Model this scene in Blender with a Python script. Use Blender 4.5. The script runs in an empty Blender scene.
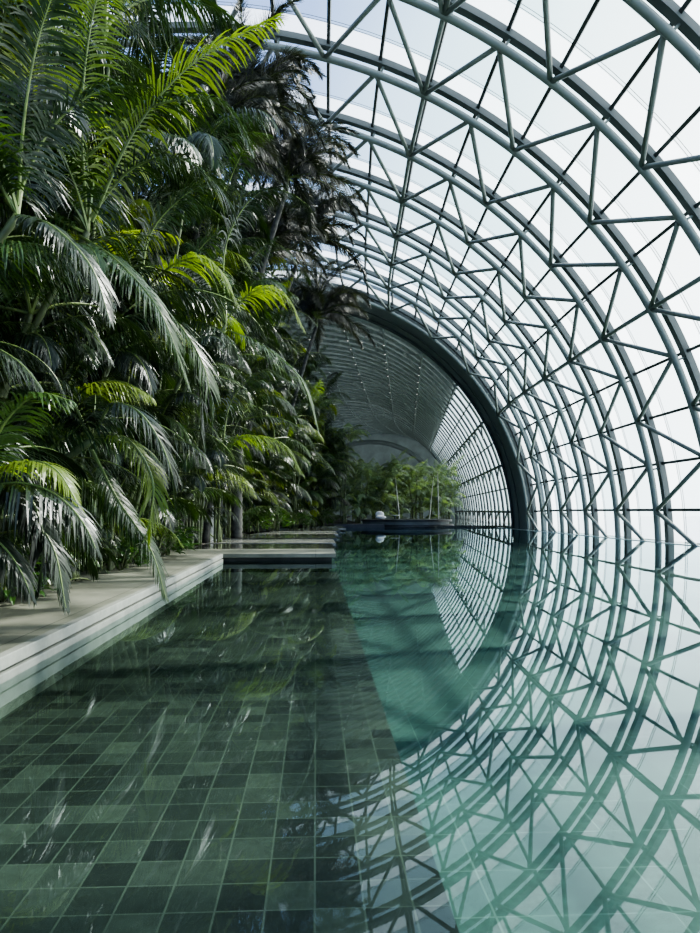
import bpy, math, random
from mathutils import Vector, Matrix
random.seed(7)
S = bpy.context.scene
C = S.collection
PI = math.pi
rad = math.radians

# ------------------------------------------------------------------ materials
def mat(name):
    m = bpy.data.materials.new(name); m.use_nodes = True
    nt = m.node_tree; nt.nodes.clear()
    out = nt.nodes.new('ShaderNodeOutputMaterial')
    return m, nt, out
def N(nt, t, **kw):
    n = nt.nodes.new(t)
    for k, v in kw.items():
        if k in n.inputs: n.inputs[k].default_value = v
        else: setattr(n, k, v)
    return n
def L(nt, a, b): nt.links.new(a, b)
def c4(c): return (c[0], c[1], c[2], 1.0)
def ramp(nt, stops):
    r = nt.nodes.new('ShaderNodeValToRGB')
    el = r.color_ramp.elements
    while len(el) < len(stops): el.new(0.5)
    for e, (p, c) in zip(el, stops): e.position = p; e.color = c4(c)
    return r

def simple(name, col, rough=0.5, metal=0.0, noise=0.12, nscale=3.0, bump=0.0):
    m, nt, out = mat(name)
    b = N(nt, 'ShaderNodeBsdfPrincipled', Roughness=rough, Metallic=metal)
    g = N(nt, 'ShaderNodeNewGeometry')
    t = N(nt, 'ShaderNodeTexNoise', Scale=nscale, Detail=5.0)
    L(nt, g.outputs['Position'], t.inputs['Vector'])
    lo = [max(0, x*(1-noise*2)) for x in col]; hi = [min(1, x*(1+noise*2)) for x in col]
    r = ramp(nt, [(0.25, lo), (0.75, hi)])
    L(nt, t.outputs['Fac'], r.inputs['Fac']); L(nt, r.outputs['Color'], b.inputs['Base Color'])
    if bump:
        bp = N(nt, 'ShaderNodeBump', Strength=bump, Distance=0.02)
        L(nt, t.outputs['Fac'], bp.inputs['Height']); L(nt, bp.outputs['Normal'], b.inputs['Normal'])
    L(nt, b.outputs[0], out.inputs[0])
    return m

def leaf_mat(name, stops, gloss=0.35, trans=0.45, spec=0.5):
    m, nt, out = mat(name)
    oi = N(nt, 'ShaderNodeObjectInfo')
    g = N(nt, 'ShaderNodeNewGeometry')
    t = N(nt, 'ShaderNodeTexNoise', Scale=1.7, Detail=3.0)
    L(nt, g.outputs['Position'], t.inputs['Vector'])
    ad = N(nt, 'ShaderNodeMath', operation='MULTIPLY_ADD'); ad.inputs[1].default_value = 0.5; 
    L(nt, t.outputs['Fac'], ad.inputs[0])
    mm = N(nt, 'ShaderNodeMath', operation='MULTIPLY_ADD'); mm.inputs[1].default_value = 1.0; mm.inputs[2].default_value = -0.25
    L(nt, oi.outputs['Random'], mm.inputs[0]); L(nt, mm.outputs[0], ad.inputs[2])
    r = ramp(nt, stops); L(nt, ad.outputs[0], r.inputs['Fac'])
    b = N(nt, 'ShaderNodeBsdfPrincipled', Roughness=gloss)
    b.inputs['Specular IOR Level'].default_value = spec
    L(nt, r.outputs['Color'], b.inputs['Base Color'])
    tr = N(nt, 'ShaderNodeBsdfTranslucent')
    hs = N(nt, 'ShaderNodeMixRGB', blend_type='MULTIPLY'); hs.inputs[0].default_value = 1.0
    hs.inputs[2].default_value = (1.9, 2.0, 0.6, 1)
    L(nt, r.outputs['Color'], hs.inputs[1]); L(nt, hs.outputs[0], tr.inputs['Color'])
    mx = N(nt, 'ShaderNodeMixShader', Fac=trans)
    L(nt, b.outputs[0], mx.inputs[1]); L(nt, tr.outputs[0], mx.inputs[2]); L(nt, mx.outputs[0], out.inputs[0])
    return m

M = {}
M['steel'] = simple('painted_steel', (0.195, 0.235, 0.212), 0.45, 0.0, 0.06, 0.8)
M['steel_dark'] = simple('dark_steel', (0.075, 0.095, 0.095), 0.5, 0.0, 0.08, 0.8)
M['bar'] = simple('glazing_bar_paint', (0.045, 0.06, 0.062), 0.5)
M['portal'] = simple('portal_cladding', (0.21, 0.245, 0.24), 0.6, 0, 0.1, 0.6)
M['farroof'] = simple('far_roof_panel', (0.15, 0.175, 0.165), 0.8, 0, 0.15, 0.4)
def translucent_mat(name, col, f):
    m, nt, out = mat(name)
    d = N(nt, 'ShaderNodeBsdfDiffuse', Color=c4(col)); t = N(nt, 'ShaderNodeBsdfTranslucent', Color=c4(col)); x = N(nt, 'ShaderNodeMixShader', Fac=f)
    g = N(nt, 'ShaderNodeNewGeometry'); n_ = N(nt, 'ShaderNodeTexNoise', Scale=0.5, Detail=4.0); L(nt, g.outputs['Position'], n_.inputs['Vector'])
    r = ramp(nt, [(0.3, [q*.75 for q in col]), (0.7, [min(1, q*1.25) for q in col])]); L(nt, n_.outputs['Fac'], r.inputs['Fac'])
    L(nt, r.outputs['Color'], d.inputs['Color']); L(nt, r.outputs['Color'], t.inputs['Color'])
    L(nt, d.outputs[0], x.inputs[1]); L(nt, t.outputs[0], x.inputs[2]); L(nt, x.outputs[0], out.inputs[0]); return m
M['farroof'] = translucent_mat('translucent_roof_panel', (0.15, 0.18, 0.168), 0.17)  # translucency added so that sky light brightens the far hall
M['farrib'] = simple('far_roof_rib', (0.36, 0.41, 0.39), 0.6, 0, 0.08)
M['soil'] = simple('soil', (0.02, 0.018, 0.012), 0.95, 0, 0.3, 4, 0.6)
M['trunk'] = simple('palm_trunk_bark', (0.06, 0.06, 0.052), 0.8, 0, 0.3, 6, 0.5)
M['cane'] = simple('palm_cane', (0.10, 0.13, 0.05), 0.5, 0, 0.3, 5)
M['rachis'] = simple('frond_rachis', (0.16, 0.22, 0.06), 0.4, 0, 0.2, 5)
M['white'] = simple('white_plaster', (0.66, 0.67, 0.66), 0.6, 0, 0.04)
M['deckdark'] = simple('dark_deck_board', (0.035, 0.035, 0.035), 0.35, 0, 0.2, 2)
M['birch'] = simple('pale_bark', (0.5, 0.5, 0.45), 0.8, 0, 0.2, 4)
M['cushion'] = simple('white_cushion', (0.8, 0.8, 0.78), 0.7, 0, 0.03)
M['rim'] = simple('pale_rim', (0.7, 0.75, 0.74), 0.4, 0, 0.04)
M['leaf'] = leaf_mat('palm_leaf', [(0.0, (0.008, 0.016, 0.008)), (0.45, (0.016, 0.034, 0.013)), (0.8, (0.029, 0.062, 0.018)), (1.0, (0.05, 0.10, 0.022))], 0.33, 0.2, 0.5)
M['leaf_sunlit'] = leaf_mat('sunlit_palm_leaf', [(0.0, (0.10, 0.16, 0.025)), (0.6, (0.16, 0.22, 0.03)), (1.0, (0.22, 0.28, 0.045))], 0.35, 0.45)  # brighter copy of the palm leaf, sunlit look put into the colour
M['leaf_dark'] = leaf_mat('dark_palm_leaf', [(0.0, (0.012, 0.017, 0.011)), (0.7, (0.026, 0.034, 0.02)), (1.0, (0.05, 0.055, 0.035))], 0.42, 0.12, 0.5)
M['leaf_far'] = leaf_mat('misty_leaf', [(0.0, (0.08, 0.12, 0.085)), (0.5, (0.15, 0.22, 0.14)), (1.0, (0.27, 0.36, 0.25))], 0.5, 0.35)  # paler than the near leaves, distance haze is put into the colour
M['shrub'] = leaf_mat('broad_leaf', [(0.0, (0.018, 0.05, 0.014)), (0.6, (0.04, 0.10, 0.022)), (1.0, (0.09, 0.18, 0.04))], 0.3, 0.3)

def stone(name, c1, c2, rough=0.45, sc=1.2, joints=None):
    m, nt, out = mat(name)
    b = N(nt, 'ShaderNodeBsdfPrincipled', Roughness=rough)
    g = N(nt, 'ShaderNodeNewGeometry')
    t = N(nt, 'ShaderNodeTexNoise', Scale=sc, Detail=8.0, Roughness=0.65)
    L(nt, g.outputs['Position'], t.inputs['Vector'])
    r = ramp(nt, [(0.3, c1), (0.7, c2)]); L(nt, t.outputs['Fac'], r.inputs['Fac'])
    col = r.outputs['Color']
    if joints:
        mp = N(nt, 'ShaderNodeMapping'); mp.inputs['Rotation'].default_value = (0, 0, PI/2)
        L(nt, g.outputs['Position'], mp.inputs['Vector'])
        br = N(nt, 'ShaderNodeTexBrick', offset=0.0, Scale=1.0)
        br.inputs['Color1'].default_value = (1, 1, 1, 1); br.inputs['Color2'].default_value = (0.86, 0.88, 0.86, 1)
        br.inputs['Mortar'].default_value = (0.25, 0.27, 0.25, 1)
        br.inputs['Brick Width'].default_value = joints[0]; br.inputs['Row Height'].default_value = joints[1]
        br.inputs['Mortar Size'].default_value = 0.008
        L(nt, mp.outputs[0], br.inputs['Vector'])
        mu = N(nt, 'ShaderNodeMixRGB', blend_type='MULTIPLY'); mu.inputs[0].default_value = 1
        L(nt, col, mu.inputs[1]); L(nt, br.outputs['Color'], mu.inputs[2]); col = mu.outputs[0]
    L(nt, col, b.inputs['Base Color'])
    L(nt, b.outputs[0], out.inputs[0])
    return m
M['coping'] = stone('pale_coping_stone', (0.125, 0.13, 0.10), (0.24, 0.24, 0.19), 0.5, 1.5, (1.9, 3.0))
M['coping_edge'] = stone('coping_edge_stone', (0.17, 0.18, 0.155), (0.30, 0.31, 0.27), 0.55, 2.5)
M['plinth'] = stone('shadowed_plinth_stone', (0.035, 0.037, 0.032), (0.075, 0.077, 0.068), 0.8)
M['slab'] = stone('wet_slab_stone', (0.12, 0.125, 0.11), (0.28, 0.28, 0.25), 0.18, 0.7)
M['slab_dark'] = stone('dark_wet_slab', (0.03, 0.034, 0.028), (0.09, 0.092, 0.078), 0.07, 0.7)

def tiles(name, bw, rh, stops, mortar, msize, rot=0.0, streak=True):
    """square stone tiles with one random tone per tile"""
    m, nt, out = mat(name)
    b = N(nt, 'ShaderNodeBsdfPrincipled', Roughness=0.55)
    g = N(nt, 'ShaderNodeNewGeometry')
    mp = N(nt, 'ShaderNodeMapping'); mp.inputs['Rotation'].default_value = (0, 0, rot)
    L(nt, g.outputs['Position'], mp.inputs['Vector'])
    br = N(nt, 'ShaderNodeTexBrick', offset=0.0, Scale=1.0)
    br.inputs['Color1'].default_value = (0, 0, 0, 1); br.inputs['Color2'].default_value = (1, 1, 1, 1)
    br.inputs['Mortar'].default_value = (0.5, 0.5, 0.5, 1)
    br.inputs['Brick Width'].default_value = bw; br.inputs['Row Height'].default_value = rh
    br.inputs['Mortar Size'].default_value = msize; br.inputs['Mortar Smooth'].default_value = 0.3
    L(nt, mp.outputs[0], br.inputs['Vector'])
    r = ramp(nt, stops); L(nt, br.outputs['Color'], r.inputs['Fac'])
    t = N(nt, 'ShaderNodeTexNoise', Scale=9.0, Detail=8.0, Roughness=0.7)
    L(nt, g.outputs['Position'], t.inputs['Vector'])
    r2 = ramp(nt, [(0.3, (0.62, 0.62, 0.62)), (0.75, (1.3, 1.3, 1.3))]); L(nt, t.outputs['Fac'], r2.inputs['Fac'])
    mu = N(nt, 'ShaderNodeMixRGB', blend_type='MULTIPLY'); mu.inputs[0].default_value = 1
    L(nt, r.outputs['Color'], mu.inputs[1]); L(nt, r2.outputs['Color'], mu.inputs[2])
    mx = N(nt, 'ShaderNodeMixRGB'); mx.inputs[2].default_value = c4(mortar)
    L(nt, br.outputs['Fac'], mx.inputs[0]); L(nt, mu.outputs[0], mx.inputs[1])
    L(nt, mx.outputs[0], b.inputs['Base Color']); L(nt, b.outputs[0], out.inputs[0])
    return m
M['shelf_tile'] = tiles('dark_green_pool_tile', 0.225, 0.235, [(0.0, (0.009, 0.0115, 0.010)), (0.35, (0.019, 0.024, 0.019)), (0.75, (0.030, 0.037, 0.029)), (1.0, (0.052, 0.062, 0.046))], (0.068, 0.08, 0.06), 0.006)
M['deep_tile'] = tiles('turquoise_pool_tile', 0.62, 1.25, [(0.0, (0.036, 0.078, 0.068)), (1.0, (0.052, 0.102, 0.088))], (0.085, 0.15, 0.13), 0.009, PI/2)

def water_mat():
    m, nt, out = mat('pool_water')
    g = N(nt, 'ShaderNodeNewGeometry')
    mp = N(nt, 'ShaderNodeMapping'); mp.inputs['Scale'].default_value = (1.0, 0.6, 1.0)
    L(nt, g.outputs['Position'], mp.inputs['Vector'])
    t = N(nt, 'ShaderNodeTexNoise', Scale=0.9, Detail=2.0)
    L(nt, mp.outputs[0], t.inputs['Vector'])
    bp = N(nt, 'ShaderNodeBump', Strength=0.01, Distance=0.10)
    L(nt, t.outputs['Fac'], bp.inputs['Height'])
    fr = N(nt, 'ShaderNodeFresnel', IOR=1.30); L(nt, bp.outputs[0], fr.inputs['Normal'])
    tr = N(nt, 'ShaderNodeBsdfTransparent', Color=(0.80, 0.93, 0.88, 1))
    gl = N(nt, 'ShaderNodeBsdfGlossy', Color=(0.77, 0.88, 0.91, 1), Roughness=0.0); L(nt, bp.outputs[0], gl.inputs['Normal'])
    mx = N(nt, 'ShaderNodeMixShader')
    L(nt, fr.outputs[0], mx.inputs[0]); L(nt, tr.outputs[0], mx.inputs[1]); L(nt, gl.outputs[0], mx.inputs[2])
    L(nt, mx.outputs[0], out.inputs[0])
    return m
M['water'] = water_mat()
def glass_mat(name, tint, g=0.04, frost=0.0, fcol=(0.9, 0.93, 0.93)):
    m, nt, out = mat(name)
    tr = N(nt, 'ShaderNodeBsdfTransparent', Color=c4(tint))
    gl = N(nt, 'ShaderNodeBsdfGlossy', Color=(1, 1, 1, 1), Roughness=0.05)
    mx = N(nt, 'ShaderNodeMixShader', Fac=g)
    L(nt, tr.outputs[0], mx.inputs[1]); L(nt, gl.outputs[0], mx.inputs[2])
    o = mx.outputs[0]
    if frost:
        tl = N(nt, 'ShaderNodeBsdfTranslucent', Color=c4(fcol))
        m2 = N(nt, 'ShaderNodeMixShader', Fac=frost); L(nt, o, m2.inputs[1]); L(nt, tl.outputs[0], m2.inputs[2]); o = m2.outputs[0]
    L(nt, o, out.inputs[0])
    return m
M['glass'] = glass_mat('clear_roof_glass', (0.94, 0.975, 0.98), 0.02)
M['frost'] = glass_mat('fritted_roof_glass', (0.95, 0.97, 0.97), 0.02, 0.6)
M['farglass'] = glass_mat('far_wall_glass', (0.50, 0.53, 0.53), 0.03, 0.35, (0.6, 0.64, 0.64))
M['facade'] = simple('facade_panel', (0.22, 0.25, 0.25), 0.5, 0, 0.1, 0.5)

# ------------------------------------------------------------------ mesh helpers
class MB:
    def __init__(s): s.v = []; s.f = []
    def tube(s, pts, r, n=8, cap=True):
        pts = [Vector(p) for p in pts]; k = len(pts); b = len(s.v)
        rs = r if isinstance(r, (list, tuple)) else [r]*k
        up = None
        for i, p in enumerate(pts):
            d = (pts[min(i+1, k-1)]-pts[max(i-1, 0)]).normalized()
            if up is None:
                up = Vector((0, 0, 1)) if abs(d.z) < 0.9 else Vector((0, 1, 0))
            a = d.cross(up).normalized(); u = a.cross(d).normalized(); up = u
            for j in range(n):
                t = 2*PI*j/n
                s.v.append(p+(a*math.cos(t)+u*math.sin(t))*rs[i])
        for i in range(k-1):
            for j in range(n):
                j2 = (j+1) % n
                s.f.append((b+i*n+j, b+i*n+j2, b+(i+1)*n+j2, b+(i+1)*n+j))
        if cap:
            s.f.append(tuple(b+j for j in range(n))[::-1]); s.f.append(tuple(b+(k-1)*n+j for j in range(n)))
        return s
    def box(s, x0, x1, y0, y1, z0, z1):
        b = len(s.v)
        for x in (x0, x1):
            for y in (y0, y1):
                for z in (z0, z1): s.v.append(Vector((x, y, z)))
        for q in ((0, 1, 3, 2), (4, 6, 7, 5), (0, 4, 5, 1), (2, 3, 7, 6), (0, 2, 6, 4), (1, 5, 7, 3)):
            s.f.append(tuple(b+i for i in q))
        return s
    def prism(s, poly, z0, z1):
        b = len(s.v); n = len(poly)
        for z in (z0, z1):
            for x, y in poly: s.v.append(Vector((x, y, z)))
        s.f.append(tuple(range(b, b+n))[::-1]); s.f.append(tuple(range(b+n, b+2*n)))
        for i in range(n):
            j = (i+1) % n; s.f.append((b+i, b+j, b+n+j, b+n+i))
        return s
    def grid(s, fn, nu, nv):
        b = len(s.v)
        for i in range(nu+1):
            for j in range(nv+1): s.v.append(Vector(fn(i/nu, j/nv)))
        for i in range(nu):
            for j in range(nv):
                a = b+i*(nv+1)+j; s.f.append((a, a+1, a+nv+2, a+nv+1))
        return s
    def sweepbox(s, frames, w, h):
        """frames: list of (pos, side, up)"""
        b = len(s.v); k = len(frames)
        for p, a, u in frames:
            for sa, su in ((-1, -1), (1, -1), (1, 1), (-1, 1)): s.v.append(p+a*sa*w/2+u*su*h/2)
        for i in range(k-1):
            for j in range(4):
                j2 = (j+1) % 4; s.f.append((b+i*4+j, b+i*4+j2, b+(i+1)*4+j2, b+(i+1)*4+j))
        s.f.append((b+3, b+2, b+1, b)); s.f.append((b+(k-1)*4, b+(k-1)*4+1, b+(k-1)*4+2, b+(k-1)*4+3))
        return s
    def mesh(s, name, m, smooth=False):
        me = bpy.data.meshes.new(name); me.from_pydata([tuple(v) for v in s.v], [], s.f)
        if m: me.materials.append(m)
        if smooth: me.polygons.foreach_set('use_smooth', [True]*len(me.polygons))
        me.update(); return me
    def build(s, name, m, parent=None, smooth=False, mods=None):
        o = bpy.data.objects.new(name, s.mesh(name, m, smooth)); C.objects.link(o)
        if parent: o.parent = parent
        return o
def bevel(o, w=0.01):
    b = o.modifiers.new('bevel', 'BEVEL'); b.width = w; b.segments = 2; b.limit_method = 'ANGLE'
def tag(o, label=None, cat=None, group=None, kind=None):
    if label: o['label'] = label
    if cat: o['category'] = cat
    if group: o['group'] = group
    if kind: o['kind'] = kind
    return o
def empty(name, loc=(0, 0, 0), rz=0):
    o = bpy.data.objects.new(name, None); C.objects.link(o); o.location = loc; o.rotation_euler = (0, 0, rz)
    o.empty_display_size = 0.2
    return o
def copy_tree(o, parent=None):
    c = o.copy(); C.objects.link(c); c.parent = parent
    for ch in o.children: copy_tree(ch, c)
    return c

# ------------------------------------------------------------------ vault geometry (metres; water surface z = 0, eye 1.5)
EYE = 1.5
CZ, R = -0.1, 20.5
def lerp_table(tab, y):
    if y <= tab[0][0]: return tab[0][1]
    for (a, va), (b, vb) in zip(tab, tab[1:]):
        if y <= b: return va+(vb-va)*(y-a)/(b-a)
    return tab[-1][1]
def RY(y): return lerp_table([(0, 20.45), (30, 20.6), (47, 20.4), (51, 20.1), (55, 19.35)], y)      # vault radius
def XF(y): return lerp_table([(13, 15.9), (22, 16.0), (32, 16.1), (42, 16.5), (47, 16.7), (55, 16.8), (61, 16.9)], y)  # foot of the glass side
def P(th, y, r=R, cx=None):
    t = rad(th); rr = r-R+RY(y)
    if cx is None: cx = XF(y)-RY(y)
    return Vector((cx+rr*math.cos(t), y, CZ+rr*math.sin(t)))
TH0, DTH = 4.4, 12.0
AY = [13.0, 18.1, 22.8, 27.45, 32.4, 37.25, 42.1, 46.9, 51.1, 54.9]     # arch planes, near to far
THMAX = 128.0
RO = R+0.46      # outer chord
RG = R+0.74      # glass skin
def arc_pts(y, r, t0, t1, n, cx=None): return [P(t0+(t1-t0)*i/n, y, r, cx) for i in range(n+1)]
ordn = ['first', 'second', 'third', 'fourth', 'fifth', 'sixth', 'seventh', 'eighth', 'ninth', 'tenth']
def solid_frames(y, r, t0, t1, n):
    out = []
    for i in range(n+1):
        t = t0+(t1-t0)*i/n
        out.append((P(t, y, r), Vector((0, 1, 0)), Vector((math.cos(rad(t)), 0, math.sin(rad(t))))))
    return out
arch_lab = {
 1: 'grey-green steel roof arch crossing the top right corner, nearest one in view',
 2: 'grey-green steel roof arch second nearest, running off the right edge of the photo',
 3: 'long grey-green steel roof arch running from the palm tops down, third nearest in view',
 4: 'grey-green steel roof arch fifth in front of the dark portal',
 5: 'grey-green steel roof arch fourth in front of the dark portal',
 6: 'grey-green steel roof arch third in front of the dark portal',
 7: 'grey-green steel roof arch second in front of the dark portal',
 8: 'grey-green steel roof arch directly in front of the dark portal',
 9: 'grey-green steel arch fixed against the face of the dark portal',
 0: 'grey-green steel roof arch overhead, just before the nearest one in view'}
node_th = [TH0+DTH*k/2 for k in range(-1, 20)]
for i, y in enumerate(AY):
    a = empty('roof_arch', P(0, y)); tag(a, arch_lab[i], 'arch', 'steel roof arches of the glass vault')
    inv = Matrix.Translation(-P(0, y))
    def loc(mb):
        o = mb
        for k in range(len(o.v)): o.v[k] = inv @ o.v[k]
        return o
    loc(MB().tube(arc_pts(y, R, -3, THMAX, 72), 0.15, 10)).build('inner_chord', M['steel'], a, True)
    oc = loc(MB().sweepbox(solid_frames(y, RO, -3, THMAX, 60), 0.34, 0.10))
    oc2 = loc(MB().sweepbox(solid_frames(y, RO+0.16, -3, THMAX, 60), 0.14, 0.24)); b0 = len(oc.v)
    oc.v += oc2.v; oc.f += [tuple(q+b0 for q in f) for f in oc2.f]
    oc.build('outer_chord', M['steel_dark'], a)
    for t in node_th:
        loc(MB().tube([P(t-0.55, y, R+.05), P(t-0.55, y, RO)], 0.05, 6)).build('web_strut', M['steel'], a, True)
# zigzag bracing of each bay
for i in range(len(AY)-1):
    yn, yf = AY[i], AY[i+1]
    base = P(0, (yn+yf)/2)
    br = empty('roof_bracing', base)
    if i == 0: lab = 'steel tube bracing overhead between the two roof arches nearest the camera'
    elif i == len(AY)-2: lab = 'zigzag steel tube bracing in the bay touching the dark portal'
    else: lab = 'zigzag steel tube bracing in the %s bay counted out from the dark portal' % ordn[len(AY)-2-i]
    tag(br, lab, 'bracing', 'zigzag bracing between the roof arches')
    def lt(a, b, r): return MB().tube([a-base, b-base], r, 8)
    k = 0
    while True:
        tf = TH0+DTH*k
        if tf > THMAX: break
        for tn in (tf-DTH/2, tf+DTH/2):
            if tn > THMAX: continue
            lt(P(tf, yf), P(tn, yn), 0.098).build('brace', M['steel'], br, True)
        if k in (2, 5, 8): lt(P(tf, yf), P(tf, yn), 0.098).build('longitudinal_tube', M['steel'], br, True)
        k += 1
# glass skin: clear panels with fritted band beside each arch, glazing bars running the length
ceil = bpy.data.objects.new('ceiling', None); C.objects.link(ceil); tag(ceil, 'clear curved glass vault over the pool, ribbed by dark glazing bars', 'glass roof', None, 'structure')
Y0 = -8.0
ys = [Y0, -1.6, 3.3, 8.25]+AY
for i in range(len(ys)-1):
    a, b = ys[i], ys[i+1]; c = b-1.05
    g = MB().grid(lambda u, v: P(-1+(THMAX+1)*u, a+(c-a)*v, RG), 60, 1).build('roof_glass', M['glass'], ceil, True); g['kind'] = 'structure'
    g = MB().grid(lambda u, v: P(-1+(THMAX+1)*u, c+(b-c)*v, RG), 60, 1).build('fritted_glass', M['frost'], ceil, True); g['kind'] = 'structure'
    for yy in (c, c-0.16):
        g = MB().tube(arc_pts(yy, RG+.03, -1, THMAX, 60), 0.014, 4).build('glass_seam', M['facade'], ceil, True); g['kind'] = 'structure'
for t in node_th[1:]:
    sd_, up_ = Vector((-math.sin(rad(t)), 0, math.cos(rad(t)))), Vector((math.cos(rad(t)), 0, math.sin(rad(t))))
    o = MB().sweepbox([(P(t, q, RG-.10), sd_, up_) for q in [Y0, 0, 6]+AY], 0.13, 0.16).build('glazing_bar', M['bar'], ceil)
    o['kind'] = 'structure'

# ------------------------------------------------------------------ dark portal ring
pt = empty('portal_ring', P(0, 55.3)); tag(pt, 'wide dark steel portal ring between bright vault and dim far hall', 'portal')
bp = P(0, 55.3)
def shift(mb, b):
    for k in range(len(mb.v)): mb.v[k] = mb.v[k]-b
    return mb
shift(MB().grid(lambda u, v: P(-2+(152)*u, 55.25+4.3*v, R+0.16), 90, 4), bp).build('soffit', M['portal'], pt, True)
fr = [(P(t, 55.3, R+0.85), Vector((0, 1, 0)), Vector((math.cos(rad(t)), 0, math.sin(rad(t))))) for t in [-2+(152)*i/80 for i in range(81)]]
shift(MB().sweepbox(fr, 0.2, 1.5), bp).build('front_flange', M['portal'], pt)
shift(MB().tube(arc_pts(59.5, R-.02, -2, 150, 80), 0.13, 8), bp).build('inner_hoop', M['steel_dark'], pt, True)
cl = [(P(t, 59.6, R+0.42), Vector((0, 1, 0)), Vector((math.cos(rad(t)), 0, math.sin(rad(t))))) for t in [-2+152*i/80 for i in range(81)]]
shift(MB().sweepbox(cl, 0.12, 0.9), bp).build('inner_flange', M['portal'], pt)
shift(MB().tube(arc_pts(57.4, R-.02, -2, 150, 80), 0.06, 8), bp).build('soffit_seam', M['steel_dark'], pt, True)

# ------------------------------------------------------------------ far hall (bends gently to the right)
def fcx(y):
    if y < 118: return -2.42+0.127*(y-61)
    return 4.82+0.127*(y-118)+0.003*(y-118)**2
def FP(th, y, r=R): return P(th, y, r, fcx(y))
TB = 40.3
far = bpy.data.objects.new('ceiling_far', None); C.objects.link(far); tag(far, 'dim grey-green louvred roof of the far hall beyond the portal', 'roof', None, 'structure')
o = MB().grid(lambda u, v: FP(TB+(182-TB)*u, 59.7+101.7*v, R+.35), 60, 50).build('roof_panel', M['farroof'], far, True); o['kind'] = 'structure'
yy = 60.8
n = 0
while yy < 161:
    o = MB().tube([FP(TB+(150-TB)*i/50, yy, R+.05) for i in range(51)], 0.16, 6).build('roof_rib', M['farrib'], far, True); o['kind'] = 'structure'
    yy += 2.3 if yy < 110 else 3.2; n += 1
for t in [TB, 52.4, 64.4, 76.4, 88.4, 100.4, 112.4]:
    o = MB().tube([FP(t, 59.7+100*i/50, R-.05) for i in range(51)], 0.10, 6).build('roof_purlin', M['farrib'], far, True); o['kind'] = 'structure'
# zigzag lattice under the far roof
yy = 60.8
while yy < 115:
    for t0 in (52.4, 64.4, 76.4, 88.4):
        o = MB().tube([FP(t0, yy, R-.05), FP(t0+5.8, yy+3.8, R-.1), FP(t0, yy+7.6, R-.05)], 0.05, 5).build('roof_lattice', M['farrib'], far, True); o['kind'] = 'structure'
    yy += 7.6
fw = bpy.data.objects.new('wall_right', None); C.objects.link(fw); tag(fw, 'curved greyish glazed wall of the far hall', 'glazed wall', None, 'structure')
o = MB().grid(lambda u, v: FP(-1+(TB+1)*u, 59.7+101.7*v, R+.45), 20, 30).build('wall_glass', M['farglass'], fw, True); o['kind'] = 'structure'
yy = 60.6
idx = 0
while yy < 161:
    o = MB().tube([FP(-1+(TB+1)*i/16, yy, R-.02) for i in range(17)], 0.12, 6).build('wall_rib', M['steel_dark'] if idx % 2 else M['steel'], fw, True); o['kind'] = 'structure'
    yy += 2.9; idx += 1
for t in (0.5, 4.4, 10.4, 16.4, 22.4, 28.4, 34.4, TB):
    w = 0.13 if t in (4.4, 16.4, 28.4) else 0.07
    o = MB().tube([FP(t, 59.7+101*i/30, R-.05) for i in range(31)], w, 6).build('wall_rail', M['steel'], fw, True); o['kind'] = 'structure'
yy = 60.6
while yy < 114:
    for t0 in (4.4, 16.4, 28.4):
        o = MB().tube([FP(t0, yy, R-.1), FP(t0-3.5, yy+2.9, R-.1)], 0.08, 5).build('wall_brace', M['steel'], fw, True); o['kind'] = 'structure'
    yy += 5.8
ew = MB().grid(lambda u, v: FP(180*u, 161.2, R-24*0+(RY(161)*0)+0.3-v*(RY(161)+0.2)), 60, 6).build('wall_back', M['farroof']); tag(ew, None, None, None, 'structure')
o = MB().tube([FP(5+170*i/40, 150, R-3) for i in range(41)], 0.5, 8).build('far_hoop', M['portal'], far, True); o['kind'] = 'structure'
# small lights in the dim roof
lm, nt, out = mat('light_lens'); e = N(nt, 'ShaderNodeEmission', Strength=2.0, Color=(1, 1, 0.96, 1)); L(nt, e.outputs[0], out.inputs[0])
proto = None
k = 0
for t in (64.4, 76.4, 52.4):
    yy = 64.1+(t % 3)
    while yy < 100:
        p = FP(t, yy, R-.22)
        if proto is None:
            proto = empty('ceiling_spotlight', p)
            MB().tube([(0, 0, 0.02), (0, 0, 0.16)], [0.07, 0.08], 10).build('housing', M['steel_dark'], proto, True)
            MB().tube([(0, 0, -0.0), (0, 0, 0.03)], 0.055, 10).build('lens', lm, proto)
            tag(proto, 'small bright spotlight in the dim roof of the far hall', 'spotlight', 'spotlights in the far roof')
        else:
            c = copy_tree(proto); c.location = p
        yy += 3.8 if yy < 80 else 5.7

# ------------------------------------------------------------------ pool, shelf, coping, slabs
def struct(name, mb, m, smooth=False, bev=0):
    o = mb.build(name, m, None, smooth); o['kind'] = 'structure'
    if bev: bevel(o, bev)
    return o
EX = 0.617
PW = 17.6
XL = -2.74
struct('pool_shelf', MB().box(-4.8, EX, -6, 20.7, -1.4, -0.30), M['shelf_tile'])
struct('pool_floor', MB().box(EX, PW, -6, 62, -1.5, -1.3), M['deep_tile'])
struct('pool_shelf_far', MB().box(-9, 0.4, 20.7, 61.9, -1.4, -0.25), M['slab_dark'])
struct('pool_wall', MB().box(PW, PW+.4, -8, 62, -1.5, -0.03), M['deep_tile'])
struct('pool_rim', MB().box(16.0, 16.07, -8, 61.6, -0.06, 0.03), M['rim'])
struct('pool_end_wall', MB().box(EX, 17.5, 62, 62.3, -1.5, -0.02), M['deep_tile'])
w = MB()
def wq(x0, x1, y0, y1):
    b = len(w.v); w.v += [Vector((x0, y0, 0)), Vector((x1, y0, 0)), Vector((x1, y1, 0)), Vector((x0, y1, 0))]; w.f.append((b, b+1, b+2, b+3))
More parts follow.
